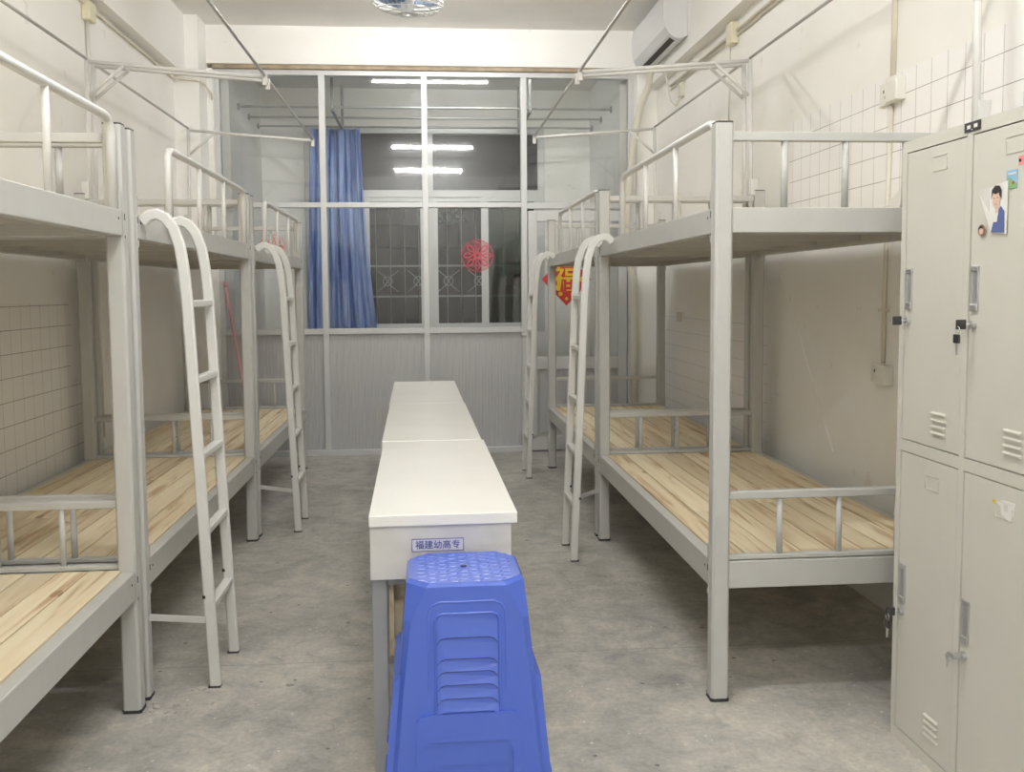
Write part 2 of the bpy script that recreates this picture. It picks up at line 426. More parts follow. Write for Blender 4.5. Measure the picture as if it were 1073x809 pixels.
for i in range(150):
    x = rnd.uniform(.12, .40); z = rnd.uniform(2.00, 2.16)-(x-.1)*.1; y = rnd.uniform(9.35, 9.5); r = rnd.uniform(.007, .014); a = rnd.uniform(0, PI)
    c, s_ = math.cos(a)*r, math.sin(a)*r
    f.prism([(x-c, z-s_), (x+s_*.4, z-c*.4), (x+c, z+s_), (x-s_*.4, z+c*.4)], 'y', y, y+.002)
f.tube([(.02, 9.42, 2.2), (.2, 9.43, 2.1), (.45, 9.42, 2.0)], .004, 5)
tag(f.build('foliage', 'leaf'), 'patch of pale leaves catching light outside the barred window', 'leaves', kind='stuff')

# ------------------------------------------------------------------ glazed partition
w = bpy.data.objects.new('window_1', None); COL.objects.link(w); w.location = (0, YP, 0); struct(w)
f = MB()
zt, zm, zs = 2.985, 1.975, .99
f.box(-1.60, 1.66, -.035, .035, zt-.02, zt+.02, .003)
f.box(-1.575, .76, -.033, .033, zm-.02, zm+.02, .003).box(.80, 1.625, -.033, .033, zm-.03, zm+.02, .003)
f.box(-1.575, .76, -.033, .033, zs-.025, zs+.02, .003)
f.box(-1.60, .76, -.04, .04, 0, .045, .003)
for x in (-1.5875, -.79, .0, .78, 1.64): f.box(x-.024, x+.024, -.036, .036, .0 if x != 1.64 else 0, zt-.02, .004)
f.build('window_frame', 'alu', w)
xs = [-1.5875, -.79, 0, .78, 1.64]
for i in range(4):
    MB().box(xs[i]+.024, xs[i+1]-.024, -.003, .003, zm+.02, zt-.02).build('pane', 'glass', w)
for i in range(3):
    MB().box(xs[i]+.024, xs[i+1]-.024, -.003, .003, zs+.02, zm-.02).build('pane', 'glass', w)
def corrugated(x0, x1, z0, z1, y, pitch=.026, d=.0018):
    n = max(2, int((x1-x0)/pitch)); p = (x1-x0)/n; pts = []
    for k in range(n):
        a = x0+k*p
        pts += [(a, y), (a+p*.15, y-d), (a+p*.72, y-d), (a+p*.85, y)]
    pts.append((x1, y)); pts += [(x1, y+.012), (x0, y+.012)]
    return MB().prism(pts, 'z', z0, z1)
for i in range(3):
    a, b = xs[i]+.024, xs[i+1]-.024
    o = corrugated(a, b, .045, zs-.025, .0).build('lower_panel', 'alu_panel', w)
# door
d = bpy.data.objects.new('door_1', None); COL.objects.link(d); d.location = (.81, YP, 0); struct(d)
DW = .80
f = MB().box(0, .07, -.03, .02, .01, 1.93, .003).box(DW-.07, DW, -.03, .02, .01, 1.93, .003)
f.box(.07, DW-.07, -.03, .02, 1.845, 1.93, .003).box(.07, DW-.07, -.03, .02, .665, .765, .003).box(.07, DW-.07, -.03, .02, .01, .12, .003)
f.build('door_frame', 'alu', d)
MB().box(.07, DW-.07, -.006, -.001, .765, 1.845).build('pane', 'glass', d)
corrugated(.07, DW-.07, .12, .665, -.008).build('lower_panel', 'alu_panel', d)
f = MB().box(.012, .048, -.040, -.030, .86, 1.02, .004).tube([(.03, -.04, .945), (.03, -.085, .945)], .01, 8)
f.tube([(.03, -.085, .945), (.0, -.088, .95), (-.06, -.086, .945)], .011, 8)
f.build('door_handle', 'alu', d)

# ------------------------------------------------------------------ bunk beds
W_, L_ = .86, 1.921
def oct_post(mb, x0, x1, y0, y1, z0, z1, c=.007):
    pts = [(x0+c, y0), (x1-c, y0), (x1, y0+c), (x1, y1-c), (x1-c, y1), (x0+c, y1), (x0, y1-c), (x0, y0+c)]
    mb.prism(pts, 'z', z0, z1)
def make_bed(side, y0, ladder, label, near_pole=.025):
    """side +1: bed by the right wall, -1: left wall.  ladder 'near' / 'far' end."""
    xf = .876 if side > 0 else -.898
    t = thing('bunk_bed', label, 'bunk bed', (xf, y0, 0), 0, 'grey steel bunk beds along both walls')
    fl = side < 0
    yy = (lambda v: v) if ladder == 'far' else (lambda v: L_-v)     # guard side measured from the end opposite the ladder
    for ix, (a, b) in enumerate(((0, .055), (W_-.055, W_))):
        for (c, d_) in ((0, .052), (L_-.052, L_)):
            mb = MB().mat('metal'); oct_post(mb, a, b, c, d_, .008, 1.797)
            mb.mat('cap'); oct_post(mb, a-.002, b+.002, c-.002, d_+.002, 0, .010, .006); oct_post(mb, a+.001, b-.001, c+.001, d_-.001, 1.797, 1.802, .006)
            # hooked joint plates with slots where the side rails hang in
            ye = d_ if c == 0 else c; sg = 1 if c == 0 else -1
            xo = -.0015 if ix == 0 else W_-.0005
            for z0 in (.335, 1.44):
                mb.mat('metal').box(xo, xo+.003, ye-sg*.016, ye-sg*.001, z0, z0+.16)
                mb.mat('cap').box(xo-.001, xo+.002, ye-sg*.012, ye-sg*.006, z0+.075, z0+.095)
                mb.box(xo-.001, xo+.002, ye-sg*.011, ye-sg*.007, z0+.02, z0+.03)
            mb.build('post', None, t, flip=fl)
    for z0, z1 in ((.360, .447), (1.467, 1.544)):
        for a, b in ((.002, .042), (W_-.042, W_-.002)):
            m = MB().mat('metal').box(a, b, .052, L_-.052, z0, z1, .003)
            m.mat('cap')
            for yb_ in (.085, L_-.085): m.disc((a if a < .1 else b, yb_, (z0+z1)/2+.012), .0042, 'x', .002, 8)
            m.build('side_rail', None, t, flip=fl)
        for a, b in ((.008, .042), (L_-.042, L_-.008)):
            MB().box(.055, W_-.055, a, b, z0, z1, .003).build('end_rail', 'metal', t, flip=fl)
        mb = MB()
        for k in range(4):
            y = .35+k*(L_-.7)/3; mb.box(.042, W_-.042, y-.014, y+.014, z0+.015, z0+.045 if z0 < 1 else z0+.04)
        mb.build('cross_bar', 'metal', t, flip=fl)
    # boards
    rnd = random.Random(int(y0*100)+side)
    for zt_, th in ((.450, .014), (1.521, .014)):
        mb = MB(); x = .044; 
        ws = [rnd.uniform(.085, .115) for _ in range(8)]; sc = (W_-.088-.006*7)/sum(ws)
        for wdt in ws:
            wdt *= sc
            dz = rnd.uniform(-.002, .001); e0 = .044+rnd.uniform(0, .004); e1 = L_-.044-rnd.uniform(0, .004)
            if rnd.random() < .35:
                j = rnd.uniform(.5, 1.4)
                mb.box(x, x+wdt, e0, j-.0015, zt_-th+dz, zt_+dz).box(x, x+wdt, j+.0015, e1, zt_-th+dz, zt_+dz)
            else: mb.box(x, x+wdt, e0, e1, zt_-th+dz, zt_+dz)
            x += wdt+.006
        mb.build('bed_boards', 'pine', t, flip=fl)
    # end guards
    for a in (.025, L_-.025):
        mb = MB().box(.055, W_-.055, a-.014, a+.014, 1.745, 1.773, .003)
        for x in (.222, .415, .608): mb.tube([(x, a, 1.544), (x, a, 1.745)], .0115, 8)
        mb.build('end_guard', 'metal', t, flip=fl)
        mb = MB().box(.055, W_-.055, a-.014, a+.014, .642, .666, .003)
        for x in (.222, .415, .608): mb.tube([(x, a, .447), (x, a, .642)], .010, 8)
        mb.box(.055, W_-.055, a-.013, a+.013, .4505, .464, .002)
        mb.build('end_guard', 'metal', t, flip=fl)
    # upper guard rail on the aisle side
    g0, g1 = .068, 1.43
    pts = [(.022, g0, 1.544), (.022, g0, 1.76), (.022, g0+.008, 1.79), (.022, g0+.03, 1.807), (.022, g0+.06, 1.812),
           (.022, g1-.05, 1.812), (.022, g1-.02, 1.805), (.022, g1, 1.785), (.022, g1, 1.544)]
    gr = MB().tube([(p[0], yy(p[1]), p[2]) for p in pts], .0135, 10).build('guard_rail', 'pipe', t, flip=fl)
    for k in (.53, .98):
        MB().tube([(.022, yy(k), 1.544), (.022, yy(k), 1.802)], .010, 8).build('guard_bar', 'pipe', gr, flip=fl)
    # ladder
    if ladder == 'far': ya, yb = L_-.385, L_-.105; yp = L_-.026
    else: ya, yb = .375, .085; yp = .026
    path = [(.000, 1.522), (-.020, 1.541), (-.044, 1.547), (-.070, 1.535), (-.093, 1.505), (-.112, 1.45), (-.122, 1.38), (-.130, 1.28), (-.158, .60), (-.183, .004)]
    ld = MB()
    for y in (ya, yb):
        ld.mat('pipe').tube([(p[0]-.004, y, p[1]) for p in path], 0, section=(.036, .020), up=(0, 1, 0))
        ld.mat('cap').box(-.205, -.165, y-.012, y+.012, 0, .006)
        ld.box(-.165, -.155, y-.0115, y+.0115, .300, .310)
    ld = ld.build('ladder', None, t, flip=fl)
    for z in (1.262, 1.014, .766, .518, .268):
        x = -.134-(1.28-z)*.041
        MB().box(x-.016, x+.016, min(ya, yb)+.010, max(ya, yb)-.010, z-.011, z+.011, .004).build('rung', 'pipe', ld, flip=fl)
    MB().tube([(-.172, yb, .225), (.0, yp, .262)], 0, section=(.004, .022), up=(0, 0, 1)).build('brace', 'metal', ld, flip=fl)
    # mosquito-net frame above the upper bunk
    nf = MB()
    for ye in (near_pole, L_-.025):
        nf.mat('pipe').tube([(.795, ye, 1.545), (.779, ye, 2.462)], .0125, 8)
        nf.tube([(.779, ye, 2.455), (-.09, ye, 2.388)], .010, 8)
        nf.tube([(.782, ye, 2.28), (.60, ye, 2.438)], .009, 8)
        nf.box(-.105, -.082, ye-.011, ye+.011, 2.345, 2.402, .003)
        nf.box(.785, .825, ye-.02, ye+.02, 1.775, 1.86, .004)
    nf.mat('thin_pipe').tube([(.779, near_pole, 2.468), (.779, L_-.025, 2.468)], .0075, 8)
    nf.tube([(-.094, near_pole, 2.395), (-.094, L_-.025, 2.395)], .0075, 8)
    nf.build('net_frame', None, t, flip=fl)
    return t
make_bed(-1, .957, 'near', 'nearest bunk bed on the left, cut off by the edge of the photo')
make_bed(-1, 2.917, 'near', 'middle bunk bed along the left wall, with its ladder beside the nearest left bed')
make_bed(-1, 4.877, 'near', 'farthest bunk bed on the left wall, ending just before the glass partition')
make_bed(+1, 2.729, 'far', 'large bunk bed on the right wall, directly behind the grey lockers', near_pole=-.045)
make_bed(+1, 4.689, 'far', 'farther bunk bed on the right wall, beside the balcony door')

# ------------------------------------------------------------------ lockers
lk = thing('locker', 'tall light grey steel locker unit with keys in its doors, before the right bunk', 'locker', (1.335, 2.49, 0))
# local: y runs towards the camera as negative
H_, D_, CW, DV = 1.70, .455, .283, .022
ncol = 3; TW = DV+ncol*(CW+DV)
b = MB().box(.018, D_, -TW, 0, .0, H_, .002)
b.box(0, .018, -TW, 0, 1.669, H_).box(0, .018, -TW, 0, .0, .030).box(0, .018, -TW, 0, .838, .869)
for k in range(ncol+1):
    y = -k*(CW+DV); b.box(0, .018, y-DV, y, .030, .838).box(0, .018, y-DV, y, .869, 1.669)
b.build('body', 'locker', lk)
f = MB()
for k in range(ncol):
    y = -DV-k*(CW+DV)
    f.box(.0165, .0182, y-CW+.0002, y-.0002, .0305, .8375).box(.0165, .0182, y-CW+.0002, y-.0002, .8695, 1.6685)
f.build('door_gap', 'dark', lk)
def key(mb, x, y, z, hang=False):
    """lock barrel with a black-headed key; hang adds the spare key on the ring"""
    mb.mat('chrome').disc((x-.004, y, z), .010, 'x', .010, 16)
    mb.tube([(x-.008, y, z), (x-.022, y, z)], .003, 6)
    mb.mat('cap').box(x-.046, x-.020, y-.003, y+.003, z-.012, z+.012, .0025)
    if hang:
        mb.mat('chrome').tube([(x-.042, y+.010*math.cos(a*PI/6), z-.014+.010*math.sin(a*PI/6)) for a in range(12)], .0012, 5, closed=True)
        mb.mat('cap').box(x-.046, x-.040, y-.012, y+.013, z-.046, z-.024, .0025)
        mb.mat('chrome').prism([(y-.004, z-.046), (y+.005, z-.046), (y+.001, z-.075), (y-.003, z-.073)], 'x', x-.044, x-.041)
for k in range(ncol):
    for lvl, (z0, z1) in enumerate(((.0325, .8355), (.8715, 1.6665))):
        y1 = -DV-k*(CW+DV)-.0025; y0 = y1-CW+.005
        up_ = lvl == 1
        m = MB().box(.0015, .0160, y0, y1, z0, z1, .0025)
        # louvre slots
        vz = .968 if up_ else .142
        for q in range(4):
            zz = vz-q*.0175
            m.prism([(.0018, zz), (-.005, zz-.004), (-.005, zz-.007), (.0018, zz-.009)], 'y', y0+.06, y0+.125)
        # embossed card slot
        ez = 1.600 if up_ else .755
        m.box(-.0005, .002, y0+.085, y0+.150, ez, ez+.0015).box(-.0005, .002, y0+.085, y0+.0865, ez, ez+.03).box(-.0005, .002, y0+.1485, y0+.150, ez, ez+.03)
        m.box(-.0005, .002, y0+.085, y0+.150, ez+.038, ez+.0395)
        dr = m.build('door', 'locker', lk)
        hz = 1.245 if up_ else .412
        hy = y1-.024
        h = MB().mat('chrome').box(-.0035, .002, hy-.016, hy-.0115, hz, hz+.10, .001).box(-.0035, .002, hy+.0085, hy+.013, hz, hz+.10, .001)
        h.box(-.006, .002, hy-.016, hy+.013, hz-.008, hz+.010, .003).box(-.005, .002, hy-.016, hy+.013, hz+.09, hz+.103, .002)
        h.mat('recess').box(-.001, .002, hy-.0115, hy+.0085, hz+.01, hz+.09)
        h.build('handle', None, dr)
        kk = MB()
        if k == 1 and not up_:
            kk.mat('chrome').disc((-.004, hy, .372), .011, 'x', .014, 16)
            kk.box(-.030, -.008, hy-.003, hy+.003, .364, .380, .002).box(-.034, -.028, hy-.010, hy+.022, .366, .378, .002)
            kk.prism([(hy+.018, .366), (hy+.026, .366), (hy+.024, .335), (hy+.020, .335)], 'x', -.033, -.030)
            kk.tube([(-.032, hy+.02+.010*math.cos(a*PI/6), .362+.010*math.sin(a*PI/6)) for a in range(12)], .0012, 5, closed=True)
        else:
            key(kk, 0, hy, 1.205 if up_ else .378, hang=(k == 1 and up_) or (k == 0 and not up_))
        kk.build('lock_and_key', None, dr)
n = MB().mat('cap').box(-.003, .0, -.36, -.296, 1.676, 1.699)
n.mat('paper').box(-.0036, -.003, -.322, -.308, 1.683, 1.692).box(-.0036, -.003, -.350, -.336, 1.683, 1.692).box(-.0036, -.003, -.33, -.326, 1.679, 1.681)
n.build('name_plate', None, lk)

# cards and stickers stuck on the locker doors (flat things)
def at_locker(name, label, cat): return thing(name, label, cat, (1.3365, 0, 0))
ph = at_locker('photo_card', 'curled portrait photo of a dark-haired person in a blue jacket, taped to the locker door', 'photo')
m = MB().mat('paper').prism([(2.128, 1.525), (2.016, 1.540), (2.018, 1.418), (2.076, 1.424)], 'x', -.004, -.003)
m.mat('desk_apron').prism([(2.128, 1.525), (2.088, 1.531), (2.083, 1.475)], 'x', -.0050, -.0042)
m.mat('denim').prism([(2.075, 1.425), (2.024, 1.421), (2.026, 1.470), (2.040, 1.484), (2.060, 1.465)], 'x', -.0048, -.0041)
m.mat('paper').prism([(2.066, 1.448), (2.052, 1.448), (2.046, 1.480), (2.060, 1.476)], 'x', -.0055, -.0049)
m.mat('skin').prism([(2.059, 1.486), (2.047, 1.484), (2.047, 1.47), (2.058, 1.468)], 'x', -.0056, -.005)
m.disc((-.0055, 2.056, 1.500), .0145, 'x', .0006, 20, ry=.021)
m.mat('hair').prism([(2.074, 1.502), (2.072, 1.524), (2.060, 1.533), (2.044, 1.531), (2.036, 1.519), (2.038, 1.502), (2.043, 1.508), (2.045, 1.516), (2.058, 1.513), (2.069, 1.517)], 'x', -.0066, -.0059)
m.box(-.0064, -.0059, 2.061, 2.066, 1.503, 1.5045).box(-.0064, -.0059, 2.048, 2.053, 1.503, 1.5045)
m.mat('red').box(-.0064, -.0059, 2.054, 2.060, 1.4885, 1.490)
m.build('print', None, ph)
c = at_locker('round_badge_sticker', 'small round brown portrait sticker at the lower corner of the portrait photo', 'sticker')
MB().mat('brown').disc((-.0066, 2.108, 1.432), .014, 'x', .001, 20).mat('skin').disc((-.0075, 2.108, 1.430), .008, 'x', .0006, 16).mat('hair').prism([(2.118, 1.434), (2.113, 1.442), (2.103, 1.442), (2.098, 1.434), (2.108, 1.438)], 'x', -.0085, -.0079).build('print', None, c)
c = at_locker('rectangular_sticker', 'small blue and green landscape sticker above the portrait photo', 'sticker')
MB().mat('skyblue').box(-.0015, -.0005, 1.988, 2.026, 1.520, 1.562).mat('leafgreen').prism([(2.026, 1.520), (1.988, 1.520), (1.988, 1.530), (2.004, 1.538), (2.012, 1.546), (2.026, 1.540)], 'x', -.0022, -.0016).mat('red').disc((-.0026, 2.000, 1.533), .004, 'x', .0006, 10).mat('paper').box(-.0022, -.0016, 1.992, 2.020, 1.552, 1.556).build('print', None, c)
c = at_locker('pink_sticker', 'tiny pink sticker with a dark spot near the top of the locker door', 'sticker')
MB().mat('pink').box(-.0015, -.0005, 1.950, 1.985, 1.570, 1.590).mat('hair').disc((-.002, 1.979, 1.580), .004, 'x', .0006, 10).build('print', None, c)
c = at_locker('torn_sticker', 'white torn sticker with an orange speck on the lower locker door', 'sticker')
MB().mat('paper').prism([(2.030, .790), (2.012, .783), (2.008, .765), (1.975, .752), (1.962, .772), (1.958, .800), (2.000, .800)], 'x', -.0015, -.0005).mat('gold').prism([(2.045, .789), (2.034, .796), (2.030, .783)], 'x', -.0015, -.0005).mat('desk_apron').box(-.0022, -.0016, 1.985, 1.998, .775, .790).build('print', None, c)

# ------------------------------------------------------------------ desks
def desk(x, y, label, plate=False):
    t = thing('desk', label, 'desk', (x, y, 0), .013, 'narrow white desks placed end to end')
    Ld, w2 = 1.18, .193
    MB().box(-w2, w2, 0, Ld-.004, .690, .720, .0025).build('desk_top', 'desktop', t)
    MB().box(-w2+.002, w2-.016, .010, .028, .548, .6895, .001).box(-w2+.002, w2-.016, Ld-.032, Ld-.014, .548, .6895, .001).box(-w2+.002, -w2+.018, .028, Ld-.032, .548, .6895, .001).box(w2-.032, w2-.018, .028, Ld-.032, .60, .6895, .001).build('apron', 'desk_apron', t)
    for xa in (-w2+.004, w2-.052):
        for ya in (.014, Ld-.054):
            ya += .022 if ya < .5 else 0
            MB().box(xa, xa+.04, ya, ya+.04, 0, .547, .003).build('leg', 'desk_leg', t)
    m = MB()
    for ya in (.044, Ld-.046): m.box(-w2+.044, w2-.052, ya, ya+.024, .523, .546).box(-w2+.044, w2-.052, ya, ya+.024, .285, .309)
    for xa in (-w2+.012, w2-.044): m.box(xa, xa+.024, .076, Ld-.054, .285, .309)
    m.build('leg_frame', 'desk_leg', t)
    MB().box(-w2+.046, w2-.054, .08, Ld-.06, .310, .325).box(-w2+.048, -w2+.060, .06, Ld-.06, .325, .521).box(w2-.068, w2-.056, .06, Ld-.06, .325, .521).box(-w2+.060, w2-.068, .10, .112, .325, .521).build('storage_box', 'pine', t)
    if plate:
        p = MB().mat('navy').box(-.083, .052, .0075, .010, .6205, .6535).mat('label').box(-.0815, .0505, .0065, .009, .622, .652).build('name_plate', None, t)
        text('lettering', '福建幼高专', .0235, 'navy', p, (-.0155, .0058, .6365), (PI/2, 0, 0), .0004)
    return t
desk(.036, 2.34, 'nearest white desk of the row, with a blue lettered plate, behind the blue stools', True)
desk(.013, 3.522, 'middle white desk of the row, between the nearest and the farthest one')
desk(-.006, 4.704, 'farthest white desk of the row, closest to the glass partition')

# ------------------------------------------------------------------ plastic stools
def make_stool():
    """nestable plastic stool: tapering shell with cut-away arches, raised surrounds and stepped louvres"""
    Hs = .46
    def half(z): f_ = (Hs-z)/Hs; return .137+.042*f_, .128+.042*f_
    m = MB()
    # octagonal top with chamfered front corners
    a, b = half(Hs)
    c = .045
    def ring(z, a, b, c): return [(-a+c, -b, z), (a-c, -b, z), (a, -b+c, z), (a, b-c, z), (a-c, b, z), (-a+c, b, z), (-a, b-c, z), (-a, -b+c, z)]
    bm = m.bm
    th = .0025
    def solid_panel(quad, n):
        n = Vector(n).normalized()*th
        A = [bm.verts.new(Vector(q)) for q in quad]; B = [bm.verts.new(Vector(q)-n) for q in quad]
        k = len(A)
        bm.faces.new(A); bm.faces.new(B[::-1])
        for i in range(k): bm.faces.new((A[i], A[(i+1) % k], B[(i+1) % k], B[i]))
    solid_panel(ring(Hs, a-.006, b-.006, c), (0, 0, 1))
    # chamfered corner facets fade into square corners by z = Hs-.075
    levels = [(Hs-.001, 0, c), (Hs-.008, 1, c), (Hs-.040, 1, c*.72), (Hs-.085, 1, .016), (.215, 1, .012), (.0, 1, .012)]
    rings = []
    for z, _, cc in levels:
        a_, b_ = half(z)
        if _ == 0: a_ -= .006; b_ -= .006
        rings.append(ring(z, a_, b_, cc))
    arch_top = .095   # arch height on each side
    def wallstrip(R0, R1, i):
        j = (i+1) % 8
        q = [R0[i], R0[j], R1[j], R1[i]]
        nn = (Vector(q[1])-Vector(q[0])).cross(Vector(q[3])-Vector(q[0]))
        mid = sum((Vector(v) for v in q), Vector())/4
        if nn.dot(Vector((mid.x, mid.y, 0))) < 0: nn = -nn
        solid_panel(q, nn)
    for k in range(4):
        for i in range(8): wallstrip(rings[k], rings[k+1], i)
    # below z = .215 the four walls carry an arch; corners run down to the floor
    zA = .215
    RA, RB = rings[4], rings[5]
    for i in (1, 3, 5, 7): wallstrip(RA, RB, i)
    for i in (0, 2, 4, 6):
        j = (i+1) % 8
        A0, A1, B0, B1 = (Vector(v) for v in (RA[i], RA[j], RB[i], RB[j]))
        def pt(u, v):
            top = A0.lerp(A1, u); bot = B0.lerp(B1, u); return top.lerp(bot, v)
        n = (A1-A0).cross(B0-A0); mid = (A0+B1)/2
        if n.dot(Vector((mid.x, mid.y, 0))) < 0: n = -n
        ua = .185; vt = .52
        arc = [(ua, 1.0), (ua+.01, .66), (ua+.03, .57), (ua+.08, vt)]
        arcR = [(1-u, v) for u, v in arc[::-1]]
        poly = [(0, 0), (1, 0), (1, 1)] + arcR[::-1][0:1] + arcR[::-1][1:] + arc[::-1] + [(0, 1)]
        # outline: top edge, right leg, arch, left leg
        poly = [(0, 0), (1, 0), (1, 1), (1-ua, 1)] + [(1-u, v) for u, v in arc[1:]] + [(u, v) for u, v in arc[::-1][:-1]] + [(ua, 1), (0, 1)]
        solid_panel([pt(u, v) for u, v in poly], n)
    body = m
    # raised relief on the front and back: surround, louvres, arch rim
    def face_pt(sgn, x, z, out=0.0):
        return (x, sgn*(half(z)[1]+out), z)
    def ribbon(sgn, pts, wdt, out):
        """raised band following (x,z) points on the face"""
        P = [Vector(face_pt(sgn, x, z, 0)) for x, z in pts]
        m.tube(P, 0, section=(wdt, out*2), up=(0, sgn, .09))
    def arch_pts(x, z0, z1, r=.022):
        return [(-x, z0), (-x, z1-r), (-x+r*.3, z1-r*.3), (-x+r, z1), (x-r, z1), (x-r*.3, z1-r*.3), (x, z1-r), (x, z0)]
    for sgn in (-1, 1):
        ribbon(sgn, arch_pts(.089, .215, .417, .026), .005, .0018)
        ribbon(sgn, arch_pts(.074, .168, .391, .016), .005, .0045)
        ribbon(sgn, [(-.074, .168), (.074, .168)], .004, .0022)
        # louvres: bowed steps, each overhanging the one below
        zl_ = (.388, .338, .290, .261, .231, .200, .170)
        n = Vector((0, sgn, .08)).normalized()
        def plate(P, th_, mi=0):
            A = [bm.verts.new(p_) for p_ in P]; B = [bm.verts.new(p_-n*th_) for p_ in P]; k = len(A)
            fs = [bm.faces.new(A), bm.faces.new(B[::-1])]+[bm.faces.new((A[i], A[(i+1) % k], B[(i+1) % k], B[i])) for i in range(k)]
            for f_ in fs: f_.material_index = mi
        def arc(zl, out, dz=0, x=.070):
            return [Vector(face_pt(sgn, px, pz+dz, out)) for px, pz in ((-x, zl-.013), (-x+.008, zl-.004), (-x+.020, zl), (x-.020, zl), (x-.008, zl-.004), (x, zl-.013))]
        for q in range(6):
            zt2, zb2 = zl_[q], zl_[q+1]
            # slat: flush at its top, standing out at its bowed lower edge
            plate(arc(zt2, .0004, -.003 if q else 0)+arc(zb2, .0048)[::-1], .0028)
            # dark strip painting the shade of a slot under the slat
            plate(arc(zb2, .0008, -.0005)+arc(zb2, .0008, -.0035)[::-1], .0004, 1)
        # dark strip painting the shade between nested shells under the arch lip
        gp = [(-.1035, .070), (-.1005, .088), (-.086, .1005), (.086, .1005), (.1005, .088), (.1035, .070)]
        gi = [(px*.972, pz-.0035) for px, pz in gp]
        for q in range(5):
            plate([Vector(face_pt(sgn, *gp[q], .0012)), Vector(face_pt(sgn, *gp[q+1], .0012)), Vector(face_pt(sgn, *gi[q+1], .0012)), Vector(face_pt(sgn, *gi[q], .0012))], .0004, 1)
        # raised apron panel round the arch
        ap = [(-.122, .004), (-.118, .145), (-.111, .159), (-.098, .165), (.098, .165), (.111, .159), (.118, .145), (.122, .004)]
        inner = [(.104, .004), (.102, .075), (.098, .090), (.084, .102), (-.084, .102), (-.098, .090), (-.102, .075), (-.104, .004)]
        n = Vector((0, sgn, .09)).normalized()
        A = [Vector(face_pt(sgn, px, pz, .0065)) for px, pz in ap]; Bi = [Vector(face_pt(sgn, px, pz, .0065)) for px, pz in inner[::-1]]
        for i in range(7):
            quad = [A[i], A[i+1], Bi[i+1], Bi[i]]
            va = [bm.verts.new(p_) for p_ in quad]; vb = [bm.verts.new(p_-n*.0095) for p_ in quad]
            bm.faces.new(va); bm.faces.new(vb[::-1])
            for q in range(4): bm.faces.new((va[q], va[(q+1) % 4], vb[(q+1) % 4], vb[q]))
    # swollen side shoulders low on the flanks and flared feet
    for sx in (-1, 1):
        lv = [(.252, -.001, .006), (.240, .013, .010), (.020, .013, .010)]
        R_ = []
        for z_, o_, inset in lv:
            a_, b_ = half(z_); yb_ = b_-inset
            R_.append([bm.verts.new((sx*(a_-.003), -yb_, z_)), bm.verts.new((sx*(a_+o_), -yb_, z_)), bm.verts.new((sx*(a_+o_), yb_, z_)), bm.verts.new((sx*(a_-.003), yb_, z_))])
        for A_, B_ in zip(R_, R_[1:]):
            for q in range(4): bm.faces.new((A_[q], A_[(q+1) % 4], B_[(q+1) % 4], B_[q]))
        bm.faces.new(R_[0]); bm.faces.new(R_[-1][::-1])
        a1 = half(.02)[0]
        m.prism([(sx*(a1-.001), .03), (sx*(a1+.016), .02), (sx*(a1+.018), 0), (sx*(a1-.001), 0)], 'y', -.15, -.05)
        m.prism([(sx*(a1-.001), .03), (sx*(a1+.016), .02), (sx*(a1+.018), 0), (sx*(a1-.001), 0)], 'y', .05, .15)
    # hexagon relief on the seat
    r = .0165
    for row in range(-7, 8):
        for q in range(-5, 6):
            cx = q*r*3.1+(row % 2)*r*1.55; cy = row*r*.90
            if abs(cx) > a-.024 or abs(cy) > b-.022 or abs(cx)+abs(cy) > a+b-.064 or (abs(cx) < .012 and abs(cy) < .012): continue
            A = [bm.verts.new((cx+(r-.0012)*math.cos(k*PI/3), cy+(r-.0012)*math.sin(k*PI/3), Hs-.0002)) for k in range(6)]
            B = [bm.verts.new((cx+(r-.0035)*math.cos(k*PI/3), cy+(r-.0035)*math.sin(k*PI/3), Hs+.0012)) for k in range(6)]
            bm.faces.new(B)
            for k in range(6): bm.faces.new((A[k], A[(k+1) % 6], B[(k+1) % 6], B[k]))
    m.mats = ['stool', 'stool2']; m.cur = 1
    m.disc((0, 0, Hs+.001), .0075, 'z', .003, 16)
    return m.build('stool', None)
stool = make_stool()
zs_ = [.165, .11, .055, .0]
labs = ['topmost blue plastic stool of the stack, with its hexagon-patterned seat showing',
        'second blue plastic stool in the stack, nested directly under the top one',
        'third blue plastic stool in the stack, seen only through the arches of those above',
        'lowest blue plastic stool of the stack, standing on the floor']
for k in range(4):
    o = stool if k == 0 else stool.copy()
    if k: COL.objects.link(o)
    o.location = (.081, 2.192, zs_[k]); o.rotation_euler = (0, 0, .012)
    tag(o, labs[k], 'stool', 'stack of blue plastic stools')

# ------------------------------------------------------------------ lamps
def ceiling_light(x, y, z, label, tube):
    t = thing('ceiling_light', label, 'ceiling light', (x, y, z), 0, 'fluorescent ceiling lights')
    top = (3.2 if y > YP else CZ)-z
    MB().box(-.58, .58, -.022, .022, .030, .065, .004).build('batten', 'plastic', t)
    m = MB()
    for sx in (-.3, .3): m.tube([(sx, 0, .065), (sx, 0, top)], .006, 6)
    m.build('rod', 'thin_pipe', t)
    m = MB()
    for sx in (-.57, .54): m.box(sx, sx+.03, -.012, .012, -.018, .030, .003)
    m.build('lamp_holder', 'plastic', t)
    MB().tube([(-.54, 0, 0), (.54, 0, 0)], .0105, 12).build('tube', tube, t)
ceiling_light(.10, 2.0, 3.25, 'fluorescent tube light on the ceiling above the near end of the desks', 'tube')
ceiling_light(.06, -.4, 3.25, 'added fluorescent tube light behind the camera, giving a third reflection in the partition glass', 'tube')  # added lamp without a known fixture, supplies the lowest tube reflection in the glass
ceiling_light(.06, 5.84, 3.26, 'fluorescent tube light on the ceiling just before the beam, beside the fan', 'tube_beam')
ceiling_light(.35, 7.60, 3.12, 'fluorescent tube light on the balcony ceiling, hidden behind the beam', 'tube_balcony')

